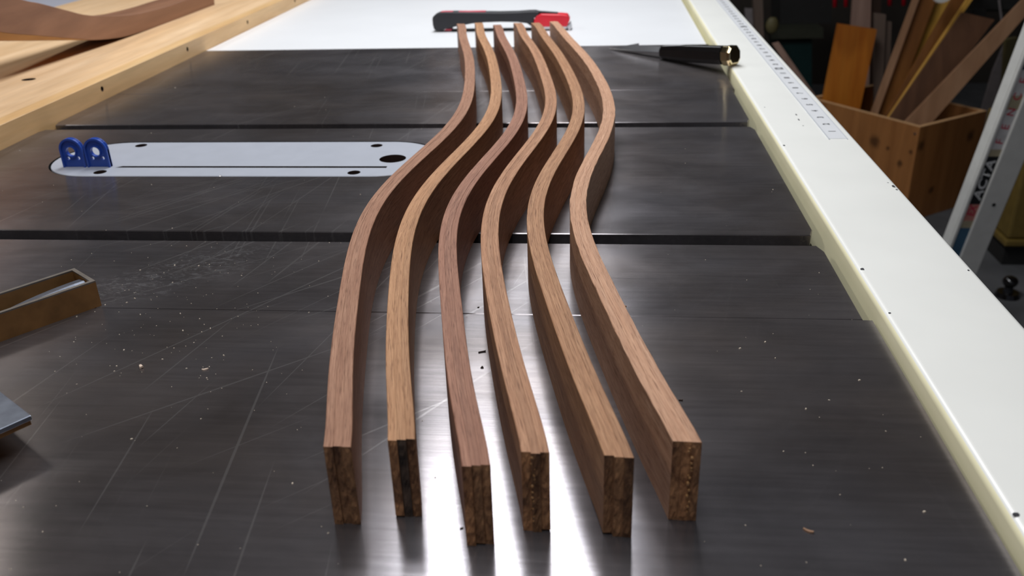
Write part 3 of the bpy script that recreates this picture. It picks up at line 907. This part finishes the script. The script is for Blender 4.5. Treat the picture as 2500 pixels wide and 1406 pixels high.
chip(345, 897, .13, .09, .05, -.6, M['chip_pale'], 'pale curled wood chip on bare iron, left of the strips')
chip(501, 903, .14, .05, .03, .2, M['chip_pale'], 'small straight pale chip between the curled chip and the leftmost strip')
chip(1177, 860, .17, .035, .03, .35, M['chip_dark'], 'dark splinter lying between the third and fourth strips')
chip(1177, 898, .035, .07, .03, 1.4, M['chip_dark'], 'tiny dark chip just nearer than the dark splinter between the strips')
chip(1127, 1291, .06, .03, .02, .5, M['chip_dark'], 'tiny dark chip in the bright glare near the third strip end')
chip(1973, 1297, .17, .055, .03, -.5, M['chip_brown'], 'brown wood chip at the lower right of the saw table near the rail')
chip(1662, 978, .08, .03, .03, 0, M['chip_dark'], 'dark chip against the right side of the rightmost strip')
chip(1168, 751, .05, .03, .02, .2, M['chip_dark'], 'tiny dark chip near the seam between the third and fourth strips')
chip(1527, 748, .06, .03, .02, -.4, M['chip_brown'], 'brown crumb beside the rightmost strip near the table seam')

# ------------------------------------------------------------------ scrap bin with planks
BZ = -21.2
Fc, Rc, Lc = at(2247, 310, BZ), at(2410, 270, BZ), at(1975, 238, BZ)
Bc = Lc + Rc - Fc
bin_ = empty('scrap_bin', ((Fc.x + Bc.x) / 2, (Fc.y + Bc.y) / 2, FLOOR_Z), 'knotty pine plywood box full of offcut boards, standing on the floor behind the rail', 'box')
cen = (Fc + Bc) / 2


def inward(p, t):
    e = ((Rc - Fc).normalized(), (Lc - Fc).normalized())
    sgn = lambda v, e_: 1 if (cen - v).dot(e_) > 0 else -1
    return p + e[0] * t * sgn(p, e[0]) + e[1] * t * sgn(p, e[1])


def on_panel(px, py, other):
    d = at(px, py, 0) - CAM
    e = other - Fc; nn = Vector((e.y, -e.x, 0))
    return (CAM + d * ((Fc - CAM).dot(nn) / d.dot(nn)) - ORG[bin_.name]) * IN


KN = [(on_panel(x, y, o_), r) for x, y, o_, r in ((2135, 346, Lc, .028), (2197, 399, Lc, .016), (2224, 371, Lc, .010), (2168, 362, Lc, .010), (2249, 356, Rc, .022), (2369, 332, Rc, .026), (2274, 463, Rc, .018))]
M['bin_knotty'] = wood('knotty_pine_plywood_face', srgb(140, 88, 44), srgb(176, 118, 66), 'z', 0.5, 0.55, knots=[(tuple(p), r) for p, r in KN])
for k, (a_, c_) in enumerate(((Fc, Rc), (Fc, Lc), (Lc, Bc), (Rc, Bc))):
    ai, ci = inward(a_, .55), inward(c_, .55)
    zt, zb = BZ, FLOOR_Z + 0.02
    lowp = [Vector((q.x, q.y, zb)) for q in (a_, c_, ci, ai)]
    upp = [Vector((q.x, q.y, zt - .06)) for q in (a_, c_, ci, ai)]
    pn = MB().hexa(lowp + upp).build('side_panel', M['bin_knotty'], bin_)
    MB().hexa([q + Z * 0.001 for q in upp] + [q + Z * .06 for q in upp]).build('lit_rim', M['bin_rim'], pn)
ii = [inward(q, .55) for q in (Fc, Rc, Bc, Lc)]
MB().hexa([Vector((q.x, q.y, FLOOR_Z + .02)) for q in ii] + [Vector((q.x, q.y, FLOOR_Z + .5)) for q in ii]).build('bottom', M['bin'], bin_)
sc = at(2236, 327, BZ); 
p = Fc + (Lc - Fc).normalized() * 0.6; nrm = Vector(((Lc - Fc).y, -(Lc - Fc).x, 0)).normalized()
if nrm.dot(cen - Fc) > 0: nrm = -nrm
MB().tube(Vector((p.x, p.y, BZ - 1)) - nrm * .02, Vector((p.x, p.y, BZ - 1)) + nrm * .06, .18, .15).build('screw', M['chrome'], bin_)


def bin_uv(p):
    d = p - Fc; a, c_ = Rc - Fc, Lc - Fc
    det = a.x * c_.y - a.y * c_.x
    return ((d.x * c_.y - d.y * c_.x) / det, (a.x * d.y - a.y * d.x) / det)


def in_bin(p, m=0.06):
    u, v = bin_uv(p)
    return m < u < 1 - m and m * .7 < v < 1 - m * .7 and p.z > FLOOR_Z + 0.6


def plank(name, quad, Y, thick, mats, label, down=0.0, shift=0.0, cat='board', group='offcut boards in the scrap bin'):
    """quad = TL, TR, BR, BL pixels on the plane Y; runs on down into the box by `down` inches; shift skews the back"""
    Ys = Y if isinstance(Y, (list, tuple)) else [Y] * 4
    q = [aty(x, y, yy) for (x, y), yy in zip(quad, Ys)]
    if down and 'bin' in (group or ''):
        d2, d3 = (q[2] - q[1]).normalized(), (q[3] - q[0]).normalized()
        t = 0.0
        while t < 14 and in_bin(q[2] + d2 * (t + .1)) and in_bin(q[3] + d3 * (t + .1)): t += 0.1
        q[2] = q[2] + d2 * t; q[3] = q[3] + d3 * t
    elif down:
        q[2] = q[2] + (q[2] - q[1]).normalized() * down
        q[3] = q[3] + (q[3] - q[0]).normalized() * down
    base = (q[2] + q[3]) / 2
    o = empty(name, tuple(base), label, cat, group)
    return q, o


def board(name, quad, Y, thick, mat, label, down=0.0, shift=0.0, edge=None, cat='board', group='offcut boards in the scrap bin'):
    q, o = plank(name, quad, Y, thick, mat, label, down, shift, cat, group)
    nrm = (q[1] - q[0]).cross(q[3] - q[0]).normalized()
    if nrm.y < 0: nrm = -nrm
    ext = nrm * thick + Vector((shift, 0, 0))
    bpy.data.objects.remove(o)
    m = MB().slab(q, ext, 0, 1 if edge else None)
    base = (q[2] + q[3]) / 2
    ob = m.build(name, [mat] + ([edge] if edge else []), origin=tuple(base))
    return tag(ob, label, cat, group)


board('orange_board', [(2047, 59), (2141, 73), (2102, 256), (2010, 244)], 126.0, .9, M['orange'], 'short orange pine board standing in the scrap bin, at its left end', 12.0)
board('grey_board', [(2136, 33), (2163, 36), (2152, 290), (2136, 290)], 128.8, .8, M['grey_plank'], 'weathered grey board standing right behind the orange one', 8.0)
board('grey_board', [(2164, 52), (2177, 54), (2168, 280), (2160, 280)], 129.6, .6, M['grey_plank'], 'narrow grey lath standing right of the wider grey board', 8.0)
board('tan_edged_board', [(2242, -40), (2258, -40), (2142, 282), (2126, 276)], [126, 126, 122.6, 122.6], .3, M['tan_plank'], 'tan edged board leaning right in the bin, the steepest of the leaning ones', 9.0)
board('amber_board', [(2259, -40), (2300, -40), (2176, 290), (2143, 283)], [127, 127, 123.6, 123.6], .6, M['amber_plank'], 'amber brown board leaning just right of the tan edged one', 9.0)
board('yellow_board', [(2300, -40), (2346, -40), (2250, 140), (2226, 140)], [128.4, 128.4, 126.6, 126.6], .4, M['yellow_edge'], 'thin yellow lath leaning in the bin, the shorter of two', 10.0)
board('dark_amber_board', [(2346, -40), (2392, -40), (2212, 270), (2160, 282)], [124.6, 124.6, 121.6, 121.6], .5, M['amber_plank'], 'dark amber board leaning between the two yellow laths', 8.0)
board('yellow_board', [(2386, -40), (2402, -40), (2206, 240), (2196, 244)], [122.4, 122.4, 120.4, 120.4], .4, M['yellow_edge'], 'thin yellow lath leaning in the bin, the longer of two', 9.0)
board('brown_board', [(2350, 30), (2428, 48), (2250, 285), (2182, 274)], [121.4, 121.4, 118.9, 118.9], .5, M['walnut_plank'], 'wide dark brown board leaning far right in the bin', 6.5)
board('brown_edged_board', [(2512, -16), (2552, -16), (2273, 302), (2208, 300)], [119.4, 119.4, 116.6, 116.6], .6, M['tan_plank'], 'light brown board leaning furthest right, in front of the dark brown one', 5.0)
board('pink_board', [(2086, -50), (2128, -50), (2124, 130), (2074, 130)], 141, .8, M['pink_plank'], 'tall pinkish board standing behind the orange one, outside the bin', 24.0, group='boards standing in the dark')
board('dark_board', [(2129, -50), (2152, -50), (2150, 130), (2128, 130)], 142, .8, M['dark_plank'], 'tall dark brown board right of the pinkish board', 24.0, group='boards standing in the dark')

# dark corner of the shop behind the rail
board('shop_cabinet', [(1880, 70), (2010, 68), (2010, 93), (1884, 96)], 152, 10, M['olive'], 'dark olive machine ledge above the teal cabinet', 0, cat='machine', group='dark shop machines')
board('teal_cabinet', [(1900, 97), (1982, 96), (1982, 240), (1900, 240)], 153.5, 9, M['teal'], 'dark teal machine cabinet in the shadows left of the bin', 12, cat='cabinet', group='dark shop machines')
board('leaning_lath', [(1886, 108), (1902, 104), (1990, 232), (1972, 236)], 140, .7, M['pink_plank'], 'pale lath leaning at a slant before the teal cabinet', 14, group='boards standing in the dark')
board('brown_post', [(1838, -40), (1861, -40), (1866, 130), (1846, 130)], 148, 2, M['grey_plank'], 'upright brown post in the dark just beyond the rail', 24, group='boards standing in the dark')
board('grey_sheet', [(1818, 20), (1842, 22), (1850, 120), (1826, 120)], 150, .5, M['mauve'], 'grey sheet standing left of the brown post', 24, group='boards standing in the dark')
o = MB().blob(aty(1885, 62, 145), 1.1, 12, 8, sx=.9, sy=.5, sz=1.2)
tag(o.build('grey_scoop', M['olive_post'], smooth=True), 'rounded grey scoop on the dark machine ledge', 'scoop')
# upright machine column: everything else back there is black
board('black_machine', [(1905, -60), (2030, -60), (2030, 57), (1905, 59)], 156, 9, M['shop_black'], 'black machine body above the olive ledge', 0, cat='machine', group='dark shop machines')
for k, (x, yb) in enumerate(((2037, 17), (2064, 16), (2171, 13), (2205, 13))):
    a_, c_ = aty(x, -60, 150), aty(x + 1, yb, 150)
    e = empty('red_clamp', tuple(c_), 'red clamp handle hanging in the dark, %s from the left of four' % ('first', 'second', 'third', 'fourth')[k], 'clamp', 'red clamps hanging at the back')
    MB().tube(a_ + Vector((0, 0, 2)), c_, .42, .34).build('handle', M['red'], e, smooth=True)
    MB().tube(a_ + Vector((0, 0.9, 12)), a_ + Vector((0, 0.9, 0)), .25).build('bar', M['iron_dark'], e)
# toothed saw blade among the boards
cs = aty(2303, -22, 118.2)
R = 1.5
pts = []
for i in range(28):
    a = 2 * math.pi * i / 28
    pts += [(cs.x + R * math.cos(a), cs.z + R * math.sin(a)), (cs.x + R * .86 * math.cos(a + .17), cs.z + R * .86 * math.sin(a + .17))]
e = MB().plate(pts, [circle(cs.x, cs.z, .3)], cs.y, cs.y + .08, 0, 'xz').build('toothed_disc', M['white_paint'], origin=tuple(cs))
tag(e, 'small grey toothed saw blade among the leaning boards', 'saw blade')
# dark tool with pale bits at the top right
t = empty('dark_drill', tuple(aty(2440, 20, 124)), 'dark power tool with a pale knob behind the leaning boards', 'power tool')
q = aty(2430, 10, 126)
MB().box((q.x - 2.6, q.y, q.z - 1.0), (q.x + 3.5, q.y + 2, q.z + 2.5)).build('body', M['shop_black'], t, bevel=.4)
MB().box((q.x - 2.9, q.y - .2, q.z - 1.7), (q.x - 1.0, q.y + 1, q.z - .6)).build('foot', M['shop_black'], t, bevel=.1)
MB().tube(q + Vector((.2, -.4, .6)), q + Vector((1.1, -.4, -2.2)), .16).build('rod', M['mauve'], t)
MB().blob(q + Vector((2.6, -.6, -1.3)), .6).build('knob', M['white_paint'], t, smooth=True)
board('mauve_board', [(2424, 176), (2456, 100), (2442, 292), (2392, 286)], 124, .5, M['mauve'], 'mauve grey panel standing between the bin and the white post', 10, cat='panel', group='boards standing in the dark')
board('olive_stud', [(2457, 98), (2486, 92), (2460, 300), (2445, 300)], 121.8, 1.0, M['olive_post'], 'narrow olive stud beside the mauve panel', 12, cat='stud', group='boards standing in the dark')

# ------------------------------------------------------------------ leaning white fence beam with lettering
a0, a1 = aty(2320, 598, 80), aty(2490, 160, 76)
pu = (a1 - a0).normalized()
pw = (RIGHT - pu * RIGHT.dot(pu)).normalized()
pd = pu.cross(pw)
if pd.dot(CAM - a0) < 0: pd = -pd
k_down = (a0.z - FLOOR_Z - 0.05) / pu.z
bot_ = a0 - pu * k_down
fb = empty('fence_beam', tuple(bot_), 'white steel fence beam with worn lettering leaning on its end beside the bin', 'fence beam')
PB = lambda u, w, h: a0 + pu * u + pw * w + pd * h
LEN = 26
u0 = -k_down + 1.6


def bar(u_a, u_b, w_a, w_b, h_a, h_b):
    return MB().hexa([PB(u_a, w_a, h_a), PB(u_a, w_b, h_a), PB(u_b, w_b, h_a), PB(u_b, w_a, h_a), PB(u_a, w_a, h_b), PB(u_a, w_b, h_b), PB(u_b, w_b, h_b), PB(u_b, w_a, h_b)])


bar(u0, LEN, 0, 3.6, -1.6, -.32).build('back_beam', M['white_paint'], fb)
bar(u0, LEN, 0, .34, -.32, 0).build('left_lip', M['white_paint'], fb, bevel=.1)
bar(u0, LEN, 1.32, 3.6, -.32, .12).build('front_face', M['white_paint'], fb, bevel=.12)
segs = [(-6, 1.9, 'label_blue'), (1.9, 2.7, 'label_tan'), (2.7, 4.5, 'label_pink'), (4.5, 9.5, 'label_black'), (9.5, 10.2, 'label_tan'), (10.2, 14.0, 'label_white'), (14.0, 15.3, 'label_tan'), (15.3, 17.6, 'label_white'), (17.6, LEN, 'label_navy')]
for s0, s1, mm in segs:
    bar(s0, s1, .34, 1.32, -.319, -.07).build('label_panel', M[mm], fb)
H = -.064
place_text('lettering', 'EX', 0.95, M['text_red'], fb, PB(3.75, .84, H), pu, -pw, .25, .03, 'red letters EX, half worn away')
place_text('lettering', 'ACTA', 1.18, M['text_white'], fb, PB(7.0, .84, H), pu * 1.32, -pw * .92, .25, .03, 'white letters ACTA on black')
for i, ch_ in enumerate('FENCE'):
    place_text('lettering', ch_, 1.0, M['text_red'], fb, PB(10.9 + i * 1.42, .86, H), pu, -pw * .95, .15, .012, 'red letter %s' % ch_)
for u_, w_ in ((4.6, 2.45), (13.2, 3.2)):
    MB().tube(PB(u_, w_, .1), PB(u_, w_, .16), .17).build('screw', M['iron_dark'], fb)

# amber tub and black stand at the right edge
q = aty(2478, 560, 98)
tb = empty('amber_tub', tuple((q.x + 6, q.y + 6, FLOOR_Z)), 'dark amber tub standing right of the white fence beam', 'tub')
zb = aty(2470, 600, 98).z
MB().box((q.x - .6, q.y, zb + .8), (q.x + 14, q.y + 12, zb + 13)).build('wall', M['amber_tub'], tb, bevel=.3)
MB().box((q.x - .9, q.y - .4, zb), (q.x + 14.4, q.y + 12.4, zb + .8)).build('foot_rim', M['amber_tub'], tb, bevel=.2)
MB().box((q.x - .4, q.y + .4, FLOOR_Z + .02), (q.x + 14, q.y + 12, zb)).build('black_base', M['shop_black'], tb)
q = at(2460, 716, FLOOR_Z + .3)
cst = empty('levelling_foot', (q.x, q.y, FLOOR_Z), 'black levelling foot with a shiny round top on the floor at lower right', 'caster')
MB().tube((q.x, q.y, FLOOR_Z), (q.x, q.y, FLOOR_Z + .5), 1.3, 1.1, 20).build('disc', M['black_gloss'], cst)
MB().tube((q.x, q.y, FLOOR_Z + .5), (q.x, q.y, FLOOR_Z + 1.2), .5, .4, 14).build('stem', M['black'], cst)
MB().blob((q.x, q.y, FLOOR_Z + 1.7), .8, 14, 9, sz=.8).build('ball', M['black_gloss'], cst, smooth=True)
